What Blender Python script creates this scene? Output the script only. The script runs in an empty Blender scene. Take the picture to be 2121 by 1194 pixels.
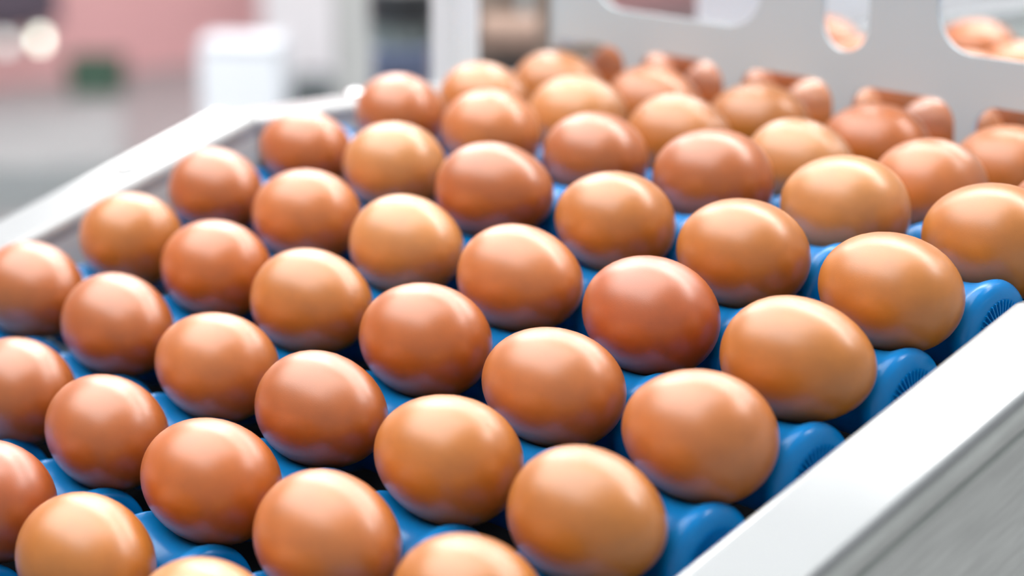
import bpy, bmesh, math, random
from mathutils import Matrix, Vector
random.seed(7)
scene = bpy.context.scene
COL = scene.collection
PI = math.pi

# ------------------------------------------------------------------ camera, light, exposure
Z0 = 0.95                       # height of the conveyor above the hall floor (m)
FOCAL_PX = 4119.7
cam_data = bpy.data.cameras.new('camera')
cam_data.sensor_width = 36.0
cam_data.lens = 36.0 * FOCAL_PX / 2121.0
cam_data.clip_start = 0.02
cam_data.clip_end = 60.0
cam_data.dof.use_dof = True
cam_data.dof.focus_distance = 0.722
cam_data.dof.aperture_fstop = 4.5
cam = bpy.data.objects.new('camera', cam_data)
COL.objects.link(cam)
right = Vector((0.66525694, 0.7465972, 0.00508232))
up = Vector((-0.20087665, 0.17242711, 0.96432228))
back = Vector((0.71908399, -0.64254301, 0.26468227))
m = Matrix.Identity(4)
for r in range(3):
    m[r][0], m[r][1], m[r][2] = right[r], up[r], back[r]
m.translation = Vector((0.42584, -0.36398, 0.25545 + Z0))
cam.matrix_world = m
scene.camera = cam

world = bpy.data.worlds.new('hall_daylight')
scene.world = world
world.use_nodes = True
bg = world.node_tree.nodes['Background']
bg.inputs['Color'].default_value = (0.97, 0.98, 1.0, 1)
bg.inputs['Strength'].default_value = 0.46

scene.view_settings.view_transform = 'Standard'
scene.view_settings.look = 'None'
scene.view_settings.gamma = 1.0
scene.view_settings.use_curve_mapping = False
scene.view_settings.exposure = 0.1
LAMP_LINE = 17.0                # emission of the long batten lamp over the line
LAMP_WIDE = 4.0                 # emission of the wide ceiling panels


# ------------------------------------------------------------------ material helpers
def mat(name, color, rough=0.5, metal=0.0, spec=0.5, noise=None, bump=None, coat=0.0, emit=None, obj_color=False,
        stretch=None, sss=0.0):
    mt = bpy.data.materials.new(name)
    mt.use_nodes = True
    nt = mt.node_tree
    b = nt.nodes['Principled BSDF']
    b.inputs['Base Color'].default_value = (*color, 1)
    b.inputs['Roughness'].default_value = rough
    b.inputs['Metallic'].default_value = metal
    b.inputs['Specular IOR Level'].default_value = spec
    b.inputs['Coat Weight'].default_value = coat
    if sss:
        b.inputs['Subsurface Weight'].default_value = sss
        b.inputs['Subsurface Radius'].default_value = (1.0, 0.35, 0.15)
        b.inputs['Subsurface Scale'].default_value = 0.004
    tc = nt.nodes.new('ShaderNodeTexCoord')
    vec = tc.outputs['Object']
    if stretch:
        mp = nt.nodes.new('ShaderNodeMapping')
        mp.inputs['Scale'].default_value = stretch
        nt.links.new(vec, mp.inputs['Vector'])
        vec = mp.outputs['Vector']
    base = None
    if obj_color:
        oi = nt.nodes.new('ShaderNodeObjectInfo')
        base = oi.outputs['Color']
        nt.links.new(base, b.inputs['Base Color'])
    if noise:
        scale, amount, detail = noise
        n = nt.nodes.new('ShaderNodeTexNoise')
        n.inputs['Scale'].default_value = scale
        n.inputs['Detail'].default_value = detail
        nt.links.new(vec, n.inputs['Vector'])
        mr = nt.nodes.new('ShaderNodeMapRange')
        mr.inputs['To Min'].default_value = 1 - amount
        mr.inputs['To Max'].default_value = 1 + amount
        nt.links.new(n.outputs['Fac'], mr.inputs['Value'])
        mx = nt.nodes.new('ShaderNodeMix')
        mx.data_type = 'RGBA'
        mx.blend_type = 'MULTIPLY'
        mx.inputs['Factor'].default_value = 1.0
        if base is not None:
            nt.links.new(base, mx.inputs[6])
        else:
            mx.inputs[6].default_value = (*color, 1)
        nt.links.new(mr.outputs['Result'], mx.inputs[7])
        nt.links.new(mx.outputs[2], b.inputs['Base Color'])
    if bump:
        scale, strength, dist = bump
        n2 = nt.nodes.new('ShaderNodeTexNoise')
        n2.inputs['Scale'].default_value = scale
        n2.inputs['Detail'].default_value = 3
        nt.links.new(vec, n2.inputs['Vector'])
        bp = nt.nodes.new('ShaderNodeBump')
        bp.inputs['Strength'].default_value = strength
        bp.inputs['Distance'].default_value = dist
        nt.links.new(n2.outputs['Fac'], bp.inputs['Height'])
        nt.links.new(bp.outputs['Normal'], b.inputs['Normal'])
    if emit:
        b.inputs['Emission Color'].default_value = (*emit[0], 1)
        b.inputs['Emission Strength'].default_value = emit[1]
    return mt


def egg_material():
    mt = mat('eggshell', (0.6, 0.26, 0.11), rough=0.32, spec=0.5, coat=0.95, obj_color=True, bump=(55.0, 0.16, 0.00025), sss=0.0)
    nt = mt.node_tree
    b = nt.nodes['Principled BSDF']
    tc = [n for n in nt.nodes if n.bl_idname == 'ShaderNodeTexCoord'][0]
    oi = [n for n in nt.nodes if n.bl_idname == 'ShaderNodeObjectInfo'][0]
    add = nt.nodes.new('ShaderNodeVectorMath')
    add.operation = 'ADD'
    comb = nt.nodes.new('ShaderNodeCombineXYZ')
    mulr = nt.nodes.new('ShaderNodeMath')
    mulr.operation = 'MULTIPLY'
    mulr.inputs[1].default_value = 40.0
    nt.links.new(oi.outputs['Random'], mulr.inputs[0])
    nt.links.new(mulr.outputs[0], comb.inputs[0])
    nt.links.new(oi.outputs['Random'], comb.inputs[2])
    nt.links.new(tc.outputs['Object'], add.inputs[0])
    nt.links.new(comb.outputs[0], add.inputs[1])
    b.inputs['Coat Roughness'].default_value = 0.42
    b.inputs['Coat IOR'].default_value = 1.6
    # broad mottling and fine dark pores of the shell
    n1 = nt.nodes.new('ShaderNodeTexNoise')
    n1.inputs['Scale'].default_value = 3.0
    n1.inputs['Detail'].default_value = 4
    n2 = nt.nodes.new('ShaderNodeTexVoronoi')
    n2.inputs['Scale'].default_value = 20
    for n in (n1, n2):
        nt.links.new(add.outputs[0], n.inputs['Vector'])
    r1 = nt.nodes.new('ShaderNodeMapRange')
    r1.inputs['From Min'].default_value = 0.3
    r1.inputs['From Max'].default_value = 0.7
    r1.inputs['To Min'].default_value = 0.93
    r1.inputs['To Max'].default_value = 1.06
    nt.links.new(n1.outputs['Fac'], r1.inputs['Value'])
    r2 = nt.nodes.new('ShaderNodeMapRange')
    r2.inputs['From Min'].default_value = 0.04
    r2.inputs['From Max'].default_value = 0.13
    r2.inputs['To Min'].default_value = 0.82
    r2.inputs['To Max'].default_value = 1.0
    nt.links.new(n2.outputs['Distance'], r2.inputs['Value'])
    mul = nt.nodes.new('ShaderNodeMath')
    mul.operation = 'MULTIPLY'
    nt.links.new(r1.outputs['Result'], mul.inputs[0])
    nt.links.new(r2.outputs['Result'], mul.inputs[1])
    mx = nt.nodes.new('ShaderNodeMix')
    mx.data_type = 'RGBA'
    mx.blend_type = 'MULTIPLY'
    mx.inputs['Factor'].default_value = 1.0
    nt.links.new(oi.outputs['Color'], mx.inputs[6])
    nt.links.new(mul.outputs[0], mx.inputs[7])
    nt.links.new(mx.outputs[2], b.inputs['Base Color'])
    return mt


M = {
    'egg': egg_material(),
    'blue': mat('blue_plastic', (0.0, 0.215, 0.60), rough=0.25, spec=0.33, noise=(60, 0.06, 3), bump=(140, 0.06, 0.001)),
    'shaft': mat('dark_steel', (0.012, 0.015, 0.02), rough=0.6),
    'black': mat('black_rubber', (0.004, 0.005, 0.007), rough=0.9, spec=0.1),  # near-black colour carries the deep shade between the rollers
    'rail': mat('white_rail_enamel', (0.41, 0.44, 0.455), rough=0.15, spec=0.8, noise=(9, 0.02, 2)),
    'steel': mat('brushed_steel', (0.66, 0.70, 0.68), rough=0.38, metal=0.1, noise=(6, 0.30, 5), stretch=(0.6, 7, 60)),
    'inner': mat('grey_steel_web', (0.74, 0.80, 0.78), rough=0.5, metal=0.0, noise=(12, 0.04, 2)),
    'bolt': mat('polished_bolt', (0.85, 0.87, 0.88), rough=0.15, metal=1.0),
    'panel': mat('satin_sheet_steel', (0.55, 0.66, 0.72), rough=0.45, metal=0.0, noise=(3, 0.04, 2), stretch=(4, 1, 0.4)),
    'post': mat('white_post_paint', (0.75, 0.79, 0.83), rough=0.4, noise=(5, 0.03, 2)),
    'pedestal': mat('pale_blue_white_paint', (0.72, 0.78, 0.84), rough=0.5, noise=(5, 0.03, 2)),
    'pedestal_cap': mat('pale_blue_grey_cap', (0.47, 0.51, 0.56), rough=0.5, noise=(5, 0.03, 2)),  # pedestal paint darkened to cancel the stronger light on its top
    'brown': mat('brown_housing_paint', (0.27, 0.22, 0.185), rough=0.6, noise=(7, 0.2, 3)),
    'tan': mat('tan_drum', (0.36, 0.25, 0.20), rough=0.7, noise=(9, 0.1, 2)),
    'navy': mat('navy_paint', (0.12, 0.16, 0.27), rough=0.5, noise=(8, 0.1, 2)),
    'teal': mat('grey_teal_paint', (0.24, 0.30, 0.31), rough=0.5, noise=(8, 0.1, 2)),
    'charcoal': mat('charcoal_paint', (0.03, 0.037, 0.045), rough=0.5, noise=(8, 0.1, 2)),
    'greycab': mat('grey_cabinet_paint', (0.40, 0.42, 0.42), rough=0.5, noise=(4, 0.05, 2)),
    'whitecab': mat('white_cabinet_paint', (0.78, 0.79, 0.83), rough=0.45, noise=(4, 0.03, 2)),
    'pink': mat('pink_wall_paint', (0.80, 0.45, 0.46), rough=0.7, noise=(0.8, 0.12, 3)),
    'wall': mat('pale_wall_paint', (0.70, 0.71, 0.73), rough=0.8, noise=(1.0, 0.05, 3)),
    'floor': mat('grey_concrete', (0.31, 0.30, 0.31), rough=0.55, noise=(1.2, 0.22, 6), bump=(25, 0.1, 0.01)),
    'bench': mat('pale_grey_bench', (0.30, 0.33, 0.34), rough=0.6, noise=(5, 0.3, 4)),
    'taupe': mat('taupe_bench_side', (0.22, 0.21, 0.19), rough=0.7, noise=(8, 0.35, 5)),
    'green': mat('dark_green_plastic', (0.06, 0.13, 0.09), rough=0.5, noise=(10, 0.2, 2)),
    'purple': mat('dark_mauve_paint', (0.10, 0.08, 0.11), rough=0.6, noise=(3, 0.1, 2)),
    'lampbody': mat('lamp_housing_white', (0.8, 0.8, 0.8), rough=0.4),
    'lamp_line': mat('batten_diffuser', (0.9, 0.9, 0.9), rough=0.5, emit=((1.0, 0.985, 0.96), LAMP_LINE)),
    'lamp_wide': mat('panel_diffuser', (0.9, 0.9, 0.9), rough=0.5, emit=((1.0, 0.97, 0.95), LAMP_WIDE)),
    'lamp_hall': mat('hall_diffuser', (0.9, 0.9, 0.9), rough=0.5, emit=((1.0, 0.98, 0.96), 3.2)),  # emission of the added background fill
    'glow': mat('indicator_bulb', (0.8, 0.82, 0.75), rough=0.3, emit=((0.95, 1.0, 0.86), 5.0)),
    'glow2': mat('dim_indicator_bulb', (0.7, 0.7, 0.7), rough=0.3, emit=((0.85, 0.95, 0.92), 2.2)),
}


# ------------------------------------------------------------------ mesh helpers
def link_mesh(name, bm, material, parent=None, smooth=False):
    me = bpy.data.meshes.new(name)
    bm.normal_update()
    bm.to_mesh(me)
    bm.free()
    if smooth:
        me.polygons.foreach_set('use_smooth', [True] * len(me.polygons))
    me.materials.append(material)
    o = bpy.data.objects.new(name, me)
    COL.objects.link(o)
    if parent is not None:
        o.parent = parent
    return o


def use_mesh(name, me, parent=None):
    o = bpy.data.objects.new(name, me)
    COL.objects.link(o)
    if parent is not None:
        o.parent = parent
    return o


def empty(name, loc=(0, 0, 0), rz=0.0):
    o = bpy.data.objects.new(name, None)
    o.empty_display_size = 0.05
    o.location = loc
    o.rotation_euler = (0, 0, rz)
    COL.objects.link(o)
    return o


def tag(o, label=None, cat=None, group=None, kind=None):
    if label:
        o['label'] = label
    if cat:
        o['category'] = cat
    if group:
        o['group'] = group
    if kind:
        o['kind'] = kind
    return o


def box(bm, x0, x1, y0, y1, z0, z1, bevel=0.0, seg=2):
    vs = [bm.verts.new(p) for p in ((x0, y0, z0), (x1, y0, z0), (x1, y1, z0), (x0, y1, z0),
                                    (x0, y0, z1), (x1, y0, z1), (x1, y1, z1), (x0, y1, z1))]
    fs = [bm.faces.new([vs[i] for i in q]) for q in ((0, 3, 2, 1), (4, 5, 6, 7), (0, 1, 5, 4), (1, 2, 6, 5), (2, 3, 7, 6), (3, 0, 4, 7))]
    if bevel:
        es = list({e for f in fs for e in f.edges})
        bmesh.ops.bevel(bm, geom=es, offset=bevel, segments=seg, affect='EDGES', profile=0.5)
    return bm


def boxm(*a, **k):
    return box(bmesh.new(), *a, **k)


def lathe_x(profile, seg=40, close=True):
    """revolve (x, r) about the X axis"""
    bm = bmesh.new()
    rings = []
    for x, r in profile:
        if r < 1e-6:
            rings.append([bm.verts.new((x, 0, 0))])
        else:
            rings.append([bm.verts.new((x, r * math.cos(2 * PI * j / seg), r * math.sin(2 * PI * j / seg))) for j in range(seg)])
    for a, b in zip(rings, rings[1:]):
        for j in range(seg):
            k = (j + 1) % seg
            if len(a) == 1 and len(b) == 1:
                continue
            if len(a) == 1:
                bm.faces.new((a[0], b[k], b[j]))
            elif len(b) == 1:
                bm.faces.new((a[j], a[k], b[0]))
            else:
                bm.faces.new((a[j], a[k], b[k], b[j]))
    bmesh.ops.recalc_face_normals(bm, faces=bm.faces)
    return bm


def cyl(bm, c, r, h, axis='Z', seg=24, r2=None):
    rot = {'Z': Matrix.Identity(4), 'X': Matrix.Rotation(PI / 2, 4, 'Y'), 'Y': Matrix.Rotation(-PI / 2, 4, 'X')}[axis]
    bmesh.ops.create_cone(bm, cap_ends=True, segments=seg, radius1=r, radius2=r if r2 is None else r2, depth=h,
                          matrix=Matrix.Translation(c) @ rot)
    return bm


def sweep(profile, y0, y1, closed=True):
    """extrude an (x, z) outline along Y"""
    bm = bmesh.new()
    a = [bm.verts.new((x, y0, z)) for x, z in profile]
    b = [bm.verts.new((x, y1, z)) for x, z in profile]
    n = len(profile)
    for j in range(n if closed else n - 1):
        k = (j + 1) % n
        bm.faces.new((a[j], a[k], b[k], b[j]))
    if closed:
        bm.faces.new(a)
        bm.faces.new(list(reversed(b)))
    bmesh.ops.recalc_face_normals(bm, faces=bm.faces)
    return bm


# ------------------------------------------------------------------ conveyor geometry (mm in the inclined frame)
DE = math.radians(18.0)
PITCH, LANE = 52.523, 71.806
PITCH_FAR = 55.5
S0 = 236.352
RW = 16.0                          # waist radius of a spool
ZA = -27.188                       # roller axis below the egg centres
CO, SI = math.cos(DE), math.sin(DE)


def cv(x, y, z):
    return Vector((x, y * CO - z * SI, y * SI + z * CO)) * 0.001 + Vector((0, 0, Z0))


def axis_pt(s):
    y = s * PITCH
    if y <= S0:
        return Vector((y, ZA))
    d = (y - S0) / PITCH * PITCH_FAR
    return Vector((S0 + d * CO, ZA - d * SI))


def egg_pt(k, b):
    a, c = axis_pt(k - 0.5), axis_pt(k + 0.5)
    mid = (a + c) / 2
    d = (c - a).length / 2
    t = (c - a).normalized()
    n = Vector((-t[1], t[0]))
    p = mid + n * math.sqrt((RW + b) ** 2 - d * d)
    return p, math.atan2(t[1], t[0])


EGG_LEVEL_Z = 0.0728 + Z0          # egg centres on the level run
LEVEL_AXIS = cv(0, *axis_pt(9)).z

# ------------------------------------------------------------------ hall: floor, walls
fl = link_mesh('floor', boxm(-9.5, 6.0, -6.0, 9.5, -0.1, 0.0), M['floor'])
tag(fl, 'grey concrete hall floor, blurred', None, None, 'structure')
wl = link_mesh('wall_left', boxm(-6.25, -6.1, -6.0, 9.5, 0.0, 4.0), M['pink'])
tag(wl, 'pink painted hall wall far behind the left rail', None, None, 'structure')
wb = link_mesh('wall_back', boxm(-6.1, 6.0, 7.6, 7.75, 0.0, 4.0), M['wall'])
tag(wb, 'pale hall wall far behind the machine', None, None, 'structure')

# ------------------------------------------------------------------ luminaires over the line and added fill lights (above the frame)
def luminaire(name, label, x0, x1, y0, y1, z, dm):
    t = empty(name, ((x0 + x1) / 2, (y0 + y1) / 2, z))
    w, d = (x1 - x0) / 2, (y1 - y0) / 2
    link_mesh('lamp_housing', boxm(-w - 0.03, w + 0.03, -d - 0.03, d + 0.03, 0.012, 0.09, 0.01), M['lampbody'], t)
    link_mesh('diffuser', boxm(-w, w, -d, d, 0.0, 0.011), M[dm], t)
    for sx in (-0.6, 0.6):
        link_mesh('suspension_rod', cyl(bmesh.new(), (sx * w, 0, 0.09 + 0.7), 0.006, 1.4), M['lampbody'], t)
    tag(t, label, 'lamp')
    return t


luminaire('batten_lamp', 'long white batten lamp hanging across the conveyor above the frame', -3.12, 0.9, 0.92, 1.25, Z0 + 1.5, 'lamp_line')
luminaire('batten_lamp', 'second long batten lamp hanging further along the conveyor above the frame', -3.12, 0.3, 2.0, 2.33, Z0 + 1.5, 'lamp_line')  # added to brighten the eggs at the back, no known source
luminaire('hall_lamp', 'white panel lamp hanging over the aisle by the pink wall above the frame', -5.6, -3.4, 1.5, 4.5, Z0 + 1.7, 'lamp_hall')  # fill light added to lift the blurred background
luminaire('panel_lamp', 'wide white panel lamp hanging left of the conveyor above the frame', -2.9, 0.05, -1.45, 0.58, Z0 + 1.7, 'lamp_wide')

# ------------------------------------------------------------------ side rails
def rail_profile(side, w=85):
    # inner edge at 48, flat top to 85 (z = 4), rolled edges; an inner and an outer web hang below
    pts = []
    for a in range(0, 91, 15):
        t = math.radians(a)
        pts.append((48 + 4.5 - 4.5 * math.cos(t), 4 - 4.5 + 4.5 * math.sin(t)))
    for a in range(0, 91, 30):
        t = math.radians(a)
        pts.append((w - 1.6 + 1.6 * math.sin(t), 4 - 1.6 + 1.6 * math.cos(t)))
    pts += [(w, 0.8), (51.5, 0.8), (51.5, -5), (48, -5)]
    return pts


def outer_web(w=85):
    q = w - 85
    pts = [(78.6 + q, 0.7)]
    for a in range(90, -91, -15):
        t = math.radians(a)
        pts.append((78.6 + q + 6.0 * math.cos(t), -6.4 + 6.0 * math.sin(t)))
    pts += [(78.6 + q, -14.5), (81.5 + q, -15.2), (81.5 + q, -86), (76.5 + q, -86), (76.5 + q, 0.7)]
    return pts


INNER = [(48, -5), (51.4, -5), (51.4, -86), (48, -86)]
C_X = -2.5 * LANE


def rail(side, level, label, bolts):
    root = empty('side_rail')
    if level:
        y0, y1 = 0.0, 900.0
        org = cv(0, 216.0, 0)
        root.matrix_world = Matrix.Translation(org)
        zs = 0.0
    else:
        y0, y1 = -330.0, 216.0
        root.matrix_world = Matrix.Translation((0, 0, Z0)) @ Matrix.Rotation(DE, 4, 'X')
    for nm, prof, mt in (('top_cap', rail_profile(side, 74 if level else 85), 'rail'), ('inner_web', INNER, 'inner'), ('outer_web', outer_web(74 if level else 85), 'steel')):
        pr = [((x if side > 0 else 2 * C_X - x) * 0.001, z * 0.001) for x, z in prof]
        o = link_mesh(nm, sweep(pr, y0 * 0.001, y1 * 0.001), M[mt], root, smooth=False)
    for bx, by in bolts:
        prof = [(0.0, 0.0), (0.0, 6.0), (1.2, 6.0), (2.6, 5.0), (3.4, 3.2), (3.4, 1.6), (2.2, 1.4), (2.2, 0.0)]
        bmh = lathe_x([(x * 0.001, r * 0.001) for x, r in prof], 20)
        bmesh.ops.transform(bmh, matrix=Matrix.Translation((bx * 0.001, by * 0.001, 0.004)) @ Matrix.Rotation(-PI / 2, 4, 'Y'), verts=bmh.verts)
        link_mesh('bolt', bmh, M['bolt'], root, smooth=True)
    tag(root, label, 'rail', 'conveyor side rails')
    return root


rail(1, False, 'white-topped steel rail running along the lower right edge of the rollers', [])
rail(-1, False, 'sloping white-topped steel rail on the left of the eggs', [(2 * C_X - 68, 149.0)])
rail(-1, True, 'level white-topped rail beyond the bend of the left rail', [(2 * C_X - 65, 76.0), (2 * C_X - 65, 420.0)])
rail(1, True, 'level continuation of the right rail at the far right edge', [])

# ------------------------------------------------------------------ dark pan added under the rollers, standing for shade in the gaps
underlay = bmesh.new()
xa, xb = 46.0, 2 * C_X - 46.0
pts = [cv(0, -320, -78), cv(0, S0 + 8, -78), cv(0, S0 + 8, -78) + Vector((0, 0.9, 0))]
low = [p - Vector((0, 0, 0.004)) for p in pts]
va = [[underlay.verts.new((x * 0.001, p.y, p.z)) for p in pts] for x in (xa, xb)]
vb = [[underlay.verts.new((x * 0.001, p.y, p.z)) for p in low] for x in (xa, xb)]
for j in range(2):
    underlay.faces.new((va[0][j], va[0][j + 1], va[1][j + 1], va[1][j]))
    underlay.faces.new((vb[0][j], vb[1][j], vb[1][j + 1], vb[0][j + 1]))
    underlay.faces.new((va[0][j], vb[0][j], vb[0][j + 1], va[0][j + 1]))
    underlay.faces.new((va[1][j], va[1][j + 1], vb[1][j + 1], vb[1][j]))
bmesh.ops.recalc_face_normals(underlay, faces=underlay.faces)
po = link_mesh('drip_pan', underlay, M['black'])
tag(po, 'black drip pan in the gaps beneath the blue rollers', 'pan')

# ------------------------------------------------------------------ blue spool rollers
SPOOL = [(-21.6, 6.0), (-21.6, 14.0), (-21.6, 18.8), (-21.3, 19.7), (-20.6, 20.2), (-19.6, 20.0), (-17.5, 18.9), (-14.5, 17.7), (-11, 16.8),
         (-7, 16.25), (-3, 16.0), (2, 16.0), (6, 16.15), (9.5, 16.5), (12.5, 17.1), (15, 18.0), (17, 19.0), (18.8, 19.75), (20.5, 20.1),
         (22.0, 19.8), (23.3, 19.0), (24.2, 17.8), (24.8, 16.2), (25.2, 14.4), (25.4, 12.6), (24.7, 12.0), (24.7, 6.0)]
spool_me = None
_b = lathe_x([(x * 0.001, r * 0.001) for x, r in SPOOL], 44)
_o = link_mesh('spool', _b, M['blue'], None, smooth=True)
spool_me = _o.data
bpy.data.objects.remove(_o)
_b = bmesh.new()
for j in range(40):
    q = bmesh.new()
    a = 2 * PI * j / 40
    mtx = Matrix.Rotation(a, 4, 'X')
    vs = [(24.6, -0.4, 6.2), (24.6, 0.4, 6.2), (24.6, 0.45, 13.6), (24.6, -0.45, 13.6), (26.2, -0.25, 6.2), (26.2, 0.25, 6.2), (25.9, 0.25, 13.6), (25.9, -0.25, 13.6)]
    vv = [_b.verts.new(mtx @ (Vector(v) * 0.001)) for v in vs]
    for f in ((0, 3, 2, 1), (4, 5, 6, 7), (0, 1, 5, 4), (1, 2, 6, 5), (2, 3, 7, 6), (3, 0, 4, 7)):
        _b.faces.new([vv[i] for i in f])
    q.free()
_o = link_mesh('rib_ring', _b, M['blue'])
rib_me = _o.data
bpy.data.objects.remove(_o)
_b = lathe_x([(-0.400, 0.0), (-0.400, 0.0055), (0.041, 0.0055), (0.041, 0.0)], 16)
_o = link_mesh('shaft', _b, M['shaft'], None, smooth=False)
shaft_me = _o.data
bpy.data.objects.remove(_o)

NTH = ['first', 'second', 'third', 'fourth', 'fifth', 'sixth', 'seventh', 'eighth', 'ninth', 'tenth', 'eleventh', 'twelfth', 'thirteenth', 'fourteenth']
ROLLERS = [-1.5 + j for j in range(15)]
first_seen = -1.5
for s in ROLLERS:
    p = axis_pt(s)
    root = empty('egg_roller')
    root.location = cv(0, p[0], p[1])
    root.rotation_euler = (DE if s * PITCH <= S0 else 0.0, 0, 0)
    use_mesh('shaft', shaft_me, root)
    for i in range(6):
        sp = use_mesh('spool', spool_me, root)
        sp.location = (-i * LANE * 0.001, 0, 0)
        sp.rotation_euler = (random.uniform(0, 6.28), 0, 0)
        rb = use_mesh('rib_ring', rib_me, sp)
    n = int(round(s - first_seen))
    if 0 <= n < 8:
        tag(root, 'blue six-spool egg roller, %s from the bottom of the photo' % NTH[n], 'roller', 'blue spool rollers under the eggs')
    else:
        tag(root, 'blue six-spool egg roller hidden beyond the rows in view', 'roller', 'blue spool rollers out of view')

# ------------------------------------------------------------------ eggs
def egg_mesh(name, c):
    n, seg = 30, 44
    raw = []
    for j in range(n + 1):
        th = PI * j / n
        t = -math.cos(th)
        raw.append((t, math.sin(th) * (1 + c * t + 0.04 * t * t)))
    mx = max(r for _, r in raw)
    bm = lathe_x([(t, r / mx) for t, r in raw], seg)
    o = link_mesh(name, bm, M['egg'], None, smooth=True)
    me = o.data
    bpy.data.objects.remove(o)
    return me


EGG_MESH = [egg_mesh('egg_blunt_right', 0.10), egg_mesh('egg_blunt_left', -0.10), egg_mesh('egg_oval', 0.04)]
TONES = {  # tone: (label word, linear colour)
    'l': ('pale tan', (0.60, 0.236, 0.050)),
    't': ('golden tan', (0.545, 0.176, 0.014)),
    'p': ('pinkish tan', (0.555, 0.165, 0.024)),
    'o': ('orange-brown', (0.51, 0.124, 0.005)),
    'b': ('brown', (0.46, 0.116, 0.009)),
    'r': ('reddish brown', (0.45, 0.095, 0.008)),
}
TONE = {-2: 'bbbbbb', -1: 'bltrbb', 0: 'tpobob'[:6], 1: 'ttpprb', 2: 'ppotot', 3: 'trplpb', 4: 'tottlt'[:6],
        5: 'tlbbpb', 6: 'bpltlt', 7: 'bpotpt', 8: 'bbbpbb'}
TONE[0] = 'tpobbb'
TONE[1] = 'ttbpbb'
TONE[4] = 'tttblb'
EGGS = [  # row along the belt, lane from the right rail, half length, half width (mm), turn (rad), shift (mm)
    (-1, 1, 28.40, 22.00, -0.08, 1.50),
    (-1, 2, 28.37, 22.00, -0.01, 0.67),
    (-1, 3, 28.72, 22.52, 0.05, 0.96),
    (0, 0, 27.82, 22.03, -0.10, -1.00),
    (0, 1, 28.40, 22.14, -0.01, 0.51),
    (0, 2, 29.60, 22.29, 0.03, 1.14),
    (0, 3, 29.41, 21.66, -0.08, 0.87),
    (0, 4, 28.72, 21.30, -0.08, 3.72),
    (1, 0, 28.50, 22.17, 0.01, 0.16),
    (1, 1, 29.38, 22.36, 0.04, 0.90),
    (1, 2, 28.90, 21.54, 0.02, 1.35),
    (1, 3, 29.32, 21.60, 0.04, 1.12),
    (1, 4, 29.23, 21.80, -0.07, 0.90),
    (1, 5, 28.24, 21.83, -0.02, -0.43),
    (2, 0, 28.62, 22.28, 0.04, 0.11),
    (2, 1, 29.63, 21.45, 0.04, 0.46),
    (2, 2, 28.93, 22.24, 0.06, 0.06),
    (2, 3, 28.85, 21.93, 0.08, -0.41),
    (2, 4, 28.20, 21.67, 0.03, -0.89),
    (2, 5, 27.84, 21.83, 0.05, -0.45),
    (3, 0, 29.27, 21.99, 0.07, 0.57),
    (3, 1, 29.02, 22.31, -0.05, 0.14),
    (3, 2, 28.82, 21.64, 0.01, 0.07),
    (3, 3, 27.43, 21.59, 0.05, -0.26),
    (3, 4, 27.93, 21.39, 0.14, -2.13),
    (3, 5, 26.51, 20.70, -0.01, -2.35),
    (4, 0, 29.23, 21.49, -0.07, -0.23),
    (4, 1, 28.54, 21.62, 0.01, 0.36),
    (4, 2, 28.25, 21.36, -0.01, 0.74),
    (4, 3, 28.79, 21.69, 0.16, -0.89),
    (4, 4, 27.34, 21.22, 0.06, -1.09),
    (4, 5, 28.07, 19.10, 0.03, -1.96),
    (5, 0, 28.37, 22.31, -0.00, -0.59),
    (5, 1, 28.50, 22.20, 0.01, -0.08),
    (5, 2, 28.72, 22.27, 0.04, -0.92),
    (5, 3, 27.85, 21.01, -0.06, -1.74),
    (5, 4, 28.04, 21.47, -0.03, -2.72),
    (5, 5, 27.54, 21.04, -0.19, -1.91),
    (6, 0, 28.30, 21.80, 0.00, 0.00),
    (6, 1, 27.13, 22.22, -0.15, 0.31),
    (6, 2, 27.84, 21.37, -0.06, 2.30),
    (6, 3, 28.38, 21.87, 0.01, -0.39),
    (6, 4, 28.37, 21.94, 0.01, -0.38),
    (6, 5, 28.04, 21.14, -0.04, 1.58),
    (7, 1, 27.73, 21.73, -0.06, 2.52),
    (7, 2, 28.27, 21.63, -0.00, 0.18),
    (7, 3, 28.46, 21.72, 0.02, -0.62),
    (7, 4, 28.34, 21.49, 0.01, -0.03),
    (7, 5, 28.64, 21.24, 0.06, -1.10),
    (8, 2, 28.07, 21.34, -0.02, 1.16),
    (8, 3, 28.51, 21.18, 0.04, -0.54),
    (8, 4, 28.30, 21.80, 0.00, 0.00),
    (8, 5, 28.30, 21.80, 0.00, 0.00)
]
FAR = {  # eggs beyond the panel, seen through its arches and slots
    (9, 2): 'brown egg deep behind the panel arch at the right edge of the photo',
    (9, 3): 'brown egg deep behind the second panel arch from the right edge',
    (9, 4): 'brown egg deep behind the third panel arch from the right edge',
    (9, 5): 'brown egg deep behind the fourth panel arch from the right edge',
    (10, 3): 'brown egg showing as a sliver at the bottom of the right slot',
    (10, 4): 'brown egg seen through the small upright hole in the panel',
    (11, 5): 'brown egg high on the left of the small upright panel hole',
    (11, 3): 'brown egg at the right end of the right slot in the panel',
    (12, 4): 'large-looking brown egg across the left half of the right panel slot',
}
for key in FAR:
    EGGS.append((*key, 28.3, 21.8, 0.0, 0.0))
LANES = ['lane beside the right rail', 'second lane from the right rail', 'third lane from the right rail',
         'fourth lane from the right rail', 'fifth lane from the right rail', 'lane beside the left rail']
count = {}
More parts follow.
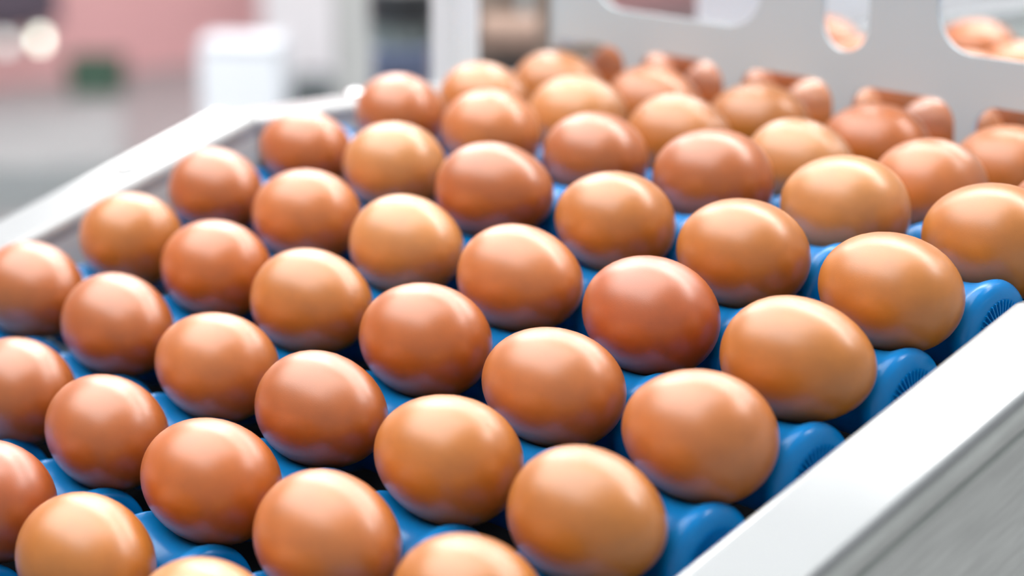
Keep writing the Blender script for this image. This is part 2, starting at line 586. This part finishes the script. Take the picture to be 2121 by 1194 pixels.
for (k, i, a, b, yaw, dx) in EGGS:
    p, tilt = egg_pt(k, b)
    tone = TONE.get(k, 'btbpob')[i]
    word, colr = TONES[tone]
    rnd = random.Random(k * 31 + i * 7 + 5)
    e = use_mesh('egg', rnd.choice(EGG_MESH))
    e.matrix_world = (Matrix.Translation(cv(-i * LANE + dx, p[0], p[1])) @ Matrix.Rotation(DE + tilt, 4, 'X') @ Matrix.Rotation(yaw, 4, 'Z')
                      @ Matrix.Rotation(rnd.uniform(0, 6.28), 4, 'X') @ Matrix.Diagonal((a * 0.001, b * 0.001, b * 0.001, 1)))
    v = rnd.uniform(0.95, 1.05)
    e.color = (colr[0] * v, colr[1] * v, colr[2] * v, 1)
    if k < 9:
        n = count.get(i, 0)
        count[i] = n + 1
        tag(e, '%s egg, %s from the bottom in the %s' % (word, NTH[n], LANES[i]), 'egg', 'brown eggs on the roller conveyor')
    else:
        tag(e, FAR[(k, i)], 'egg', 'brown eggs behind the slotted panel')

# ------------------------------------------------------------------ slotted panel across the level run
def arc(cx, cz, r, a0, a1, n=8):
    return [(cx + r * math.cos(math.radians(a0 + (a1 - a0) * j / n)), cz + r * math.sin(math.radians(a0 + (a1 - a0) * j / n))) for j in range(n + 1)]


def stadium(x0, x1, z0, z1, r):
    return arc(x1 - r, z0 + r, r, -90, 0) + arc(x1 - r, z1 - r, r, 0, 90) + arc(x0 + r, z1 - r, r, 90, 180) + arc(x0 + r, z0 + r, r, 180, 270)


def plate(outline, holes, y0, th):
    """flat plate in XZ with holes, extruded along Y"""
    bm = bmesh.new()
    es = []
    for loop in [outline] + holes:
        vs = [bm.verts.new((x, y0, z)) for x, z in loop]
        es += [bm.edges.new((vs[j], vs[(j + 1) % len(vs)])) for j in range(len(vs))]
    bmesh.ops.triangle_fill(bm, use_beauty=True, use_dissolve=False, edges=es)
    fs = list(bm.faces)
    r = bmesh.ops.extrude_face_region(bm, geom=fs)
    for v in [g for g in r['geom'] if isinstance(g, bmesh.types.BMVert)]:
        v.co.y += th
    bmesh.ops.recalc_face_normals(bm, faces=bm.faces)
    return bm


PY = 0.3905
ze = EGG_LEVEL_Z
zt = ze + 0.0245
zb = ze - 0.008
L = LANE * 0.001
cx = -2.5 * L
outl = []
# bottom edge from right to left: legs at the lane boundaries, arched openings over the lanes
outl += [(cx + 0.2075, ze + 0.16), (cx + 0.2075, ze + 0.018)]
for i in range(6):
    c = -i * L
    xr, xl = c + 0.0305, c - 0.0305
    if i == 0:
        outl += [(xr - 0.006, ze + 0.018)] + [(xr - 0.010, zt)]
    else:
        outl += [(xr + 0.001, zb)] + arc(xr - 0.012, zt - 0.012, 0.012, 0, 90, 6)
    if i == 5:
        outl += [(xl + 0.010, zt), (xl + 0.006, ze + 0.018)]
    else:
        outl += arc(xl + 0.012, zt - 0.012, 0.012, 90, 180, 6) + [(xl - 0.001, zb)]
outl += [(cx - 0.2075, ze + 0.018), (cx - 0.2075, ze + 0.16)]
holes = [stadium(cx + 0.0535, cx + 0.1735, ze + 0.0465, ze + 0.090, 0.020),
         stadium(cx - 0.1735, cx - 0.0535, ze + 0.0445, ze + 0.090, 0.020),
         stadium(cx - 0.0140, cx + 0.0140, ze + 0.040, ze + 0.098, 0.0138)]
pr = empty('slotted_panel', (0, 0, 0))
link_mesh('sheet', plate(outl, holes, PY, 0.002), M['panel'], pr)
for sx in (-1, 1):
    x0 = cx + sx * 0.2075
    link_mesh('end_flange', boxm(x0 - 0.0015, x0 + 0.0015, PY, PY + 0.035, ze + 0.018, ze + 0.16, 0.0005), M['panel'], pr)
link_mesh('top_flange', boxm(cx - 0.2075, cx + 0.2075, PY, PY + 0.04, ze + 0.159, ze + 0.162, 0.0005), M['panel'], pr)
tag(pr, 'pale sheet-steel panel with rounded slots standing over the egg lanes', 'panel')

# white side guard along the left rail beyond the panel
t = empty('side_guard', (0, 0, 0))
gx = cx - 0.262
link_mesh('guard_plate', boxm(gx - 0.003, gx, 0.57, 1.10, EGG_LEVEL_Z - 0.02, EGG_LEVEL_Z + 0.22, 0.001), M['whitecab'], t)
link_mesh('guard_fold', boxm(gx - 0.025, gx - 0.003, 0.57, 1.10, EGG_LEVEL_Z + 0.217, EGG_LEVEL_Z + 0.22, 0.0005), M['whitecab'], t)
for yy in (0.62, 1.05):
    link_mesh('guard_leg', boxm(gx - 0.012, gx - 0.003, yy - 0.01, yy + 0.01, 0.0, EGG_LEVEL_Z + 0.1, 0.001), M['post'], t)
tag(t, 'white side guard seen through the slots of the panel', 'guard')

# posts that carry the panel
for x, lab in ((cx - 0.302, 'white frame post behind the left rail, left of the slotted panel'), (cx + 0.302, 'white frame post right of the slotted panel, outside the frame')):
    t = empty('frame_post', (x, 0.40, 0))
    link_mesh('post', boxm(-0.011, 0.011, -0.011, 0.011, 0.012, Z0 + 0.55, 0.003), M['post'], t)
    link_mesh('foot_plate', boxm(-0.04, 0.04, -0.04, 0.04, 0.0, 0.012, 0.002), M['post'], t)
    tag(t, lab, 'post', 'frame posts')
t = empty('cross_beam', (cx, 0.40, Z0 + 0.55))
link_mesh('beam', boxm(-0.32, 0.32, -0.015, 0.015, 0.0, 0.03, 0.003), M['post'], t)
for sx in (-0.15, 0.15):
    link_mesh('hanger', boxm(sx - 0.008, sx + 0.008, -0.008, -0.004, EGG_LEVEL_Z + 0.161 - Z0 - 0.55, 0.0, 0.001), M['post'], t)
tag(t, 'white cross beam carrying the slotted panel, above the frame', 'beam')

# ------------------------------------------------------------------ blurred surroundings
FACE = math.atan2(-0.64254, 0.71908) + PI / 2     # turned towards the aisle the camera stands in


def stand(name, label, cat, x, y, group=None, rz=FACE):
    t = empty(name, (x, y, 0.0), rz)
    tag(t, label, cat, group)
    return t


# brown machine housing between the post and the slotted panel
t = stand('machine_housing', 'brown machine housing blurred between the white post and the panel', 'machine', -0.905, 0.838)
link_mesh('body', boxm(-0.075, 0.075, 0.0, 0.25, 0.0, Z0 + 0.30, 0.006), M['brown'], t)
link_mesh('drum', cyl(bmesh.new(), (-0.012, -0.012, 0.9539), 0.017, 0.05, 'X'), M['tan'], t)
link_mesh('pipe', cyl(bmesh.new(), (0.0, -0.008, 0.9831 + 0.06), 0.006, 0.15), M['greycab'], t)
link_mesh('base_strip', boxm(-0.078, 0.078, -0.004, 0.0, 0.9068, 0.9266, 0.001), M['charcoal'], t)

# dark drive unit left of the post
t = stand('drive_motor', 'dark blue drive motor on a column left of the white post', 'motor', -1.213, 0.942)
link_mesh('column', boxm(-0.030, 0.030, -0.02, 0.06, 0.0, 0.8939, 0.004), M['navy'], t)
bmm = cyl(bmesh.new(), (0, 0.02, (0.8939 + 0.9205) / 2), 0.031, 0.9205 - 0.8939, seg=28)
mo = link_mesh('motor_body', bmm, M['teal'], t)
for j in range(14):
    a = 2 * PI * j / 14
    fb = boxm(0.029, 0.035, -0.001, 0.001, 0.8964, 0.9185)
    bmesh.ops.transform(fb, matrix=Matrix.Translation((0, 0.02, 0)) @ Matrix.Rotation(a, 4, 'Z'), verts=fb.verts)
    link_mesh('cooling_fin', fb, M['teal'], mo)
link_mesh('fan_cover', cyl(bmesh.new(), (0, 0.02, (0.9205 + 0.9554) / 2), 0.036, 0.9554 - 0.9205, seg=28), M['charcoal'], t)

# grey switch cabinet and white cabinets further back
def cabinet(name, label, x, y, w, dep, h, mt, mt2):
    t = stand(name, label, 'cabinet', x, y)
    link_mesh('body', boxm(-w / 2, w / 2, 0.0, dep, 0.05, h, 0.008), M[mt], t)
    link_mesh('plinth', boxm(-w / 2 + 0.01, w / 2 - 0.01, 0.01, dep - 0.01, 0.0, 0.05), M[mt2], t)
    dr = link_mesh('door', boxm(-w / 2 + 0.012, w / 2 - 0.012, -0.012, 0.0, 0.09, h - 0.03, 0.003), M[mt], t)
    link_mesh('handle', boxm(w / 2 - 0.035, w / 2 - 0.025, -0.022, -0.012, h * 0.5 - 0.05, h * 0.5 + 0.05, 0.002), M[mt2], dr)
    return t


cabinet('switch_cabinet', 'narrow grey cabinet blurred left of the dark blue motor', -1.876, 1.395, 0.080, 0.12, Z0 + 0.35, 'greycab', 'charcoal')
cabinet('storage_cabinet', 'tall white cabinet in front of the pink wall', -5.185, 3.672, 0.29, 0.25, 1.6, 'whitecab', 'charcoal')

# white pedestal just beyond the end of the left rail
t = stand('pedestal', 'pale blue-white pedestal block beyond the bend of the left rail', 'pedestal', -2.070, 1.313)
link_mesh('column', boxm(-0.062, 0.062, 0.0, 0.12, 0.0, 0.7660 - 0.012, 0.006), M['pedestal'], t)
link_mesh('cap_plate', boxm(-0.0622, 0.0622, -0.0005, 0.1205, 0.7660 - 0.012, 0.7660, 0.003), M['pedestal_cap'], t)

# dark low box at the foot of the white cabinet
t = stand('tool_box', 'low dark grey box on the floor beneath the white cabinet', 'box', -4.821, 3.441)
link_mesh('body', boxm(-0.10, 0.10, 0.0, 0.15, 0.0, 0.11, 0.008), M['charcoal'], t)
link_mesh('lid', boxm(-0.103, 0.103, -0.003, 0.153, 0.11, 0.13, 0.006), M['teal'], t)
link_mesh('carry_handle', boxm(-0.04, 0.04, 0.065, 0.085, 0.13, 0.15, 0.004), M['charcoal'], t)

# green crate by the pink wall
t = stand('crate', 'dark green crate on the floor by the pink wall', 'crate', -5.712, 3.145)
for nm, a in (('side', (-0.09, 0.09, 0.0, 0.01, 0.02, 0.13)), ('side', (-0.09, 0.09, 0.14, 0.15, 0.02, 0.13)), ('side', (-0.09, -0.08, 0.0, 0.15, 0.02, 0.13)),
              ('side', (0.08, 0.09, 0.0, 0.15, 0.02, 0.13)), ('bottom', (-0.09, 0.09, 0.0, 0.15, 0.0, 0.02)), ('rim', (-0.095, 0.095, -0.006, 0.0, 0.115, 0.135))):
    link_mesh(nm, boxm(*a), M['green'], t)

# low pallets in the aisle on the far left
def pallet(label, x, y, w, dep, h, rz, top, leg):
    t = stand('pallet', label, 'pallet', x, y, 'low pallets in the aisle', rz)
    n = 5
    bw = dep / n
    for j in range(n):
        link_mesh('board', boxm(-w / 2, w / 2, j * bw + 0.006, (j + 1) * bw - 0.006, h - 0.022, h, 0.002), M[top], t)
    link_mesh('skirt', boxm(-w / 2, w / 2, -0.012, 0.0, 0.0, h, 0.002), M[top], t)
    for sx in (-0.42, 0, 0.42):
        link_mesh('runner', boxm(sx * w - 0.03, sx * w + 0.03, 0.0, dep, 0.0, h - 0.022), M[leg], t)
    return t


pallet('pale grey low pallet in the aisle at the left edge', -4.259, 2.042, 0.62, 0.85, 0.13, FACE + 0.2, 'bench', 'bench')
pallet('taupe low pallet just above the left rail at the left edge', -3.408, 1.632, 0.5, 0.5, 0.07, FACE + 0.25, 'taupe', 'taupe')

# control box with two lit bulbs low on the pink wall
t = empty('control_box', (-6.1, 3.03, 0.0), PI / 2)
link_mesh('enclosure', boxm(-0.40, 0.16, -0.10, 0.0, 0.225, 0.50, 0.006), M['purple'], t)
for y, mt in ((-0.03, 'glow2'), (-0.165, 'glow')):
    b = cyl(bmesh.new(), (-y - 0.10, -0.12, 0.175), 0.016, 0.05, seg=16)
    link_mesh('bulb', b, M[mt], t, smooth=True)
    link_mesh('bulb_socket', cyl(bmesh.new(), (-y - 0.10, -0.12, 0.208), 0.012, 0.02, seg=16), M['charcoal'], t)
link_mesh('bracket', boxm(-0.10, 0.08, -0.13, -0.01, 0.212, 0.218), M['charcoal'], t)
tag(t, 'dark mauve control box with glowing bulbs low on the pink wall', 'control box')
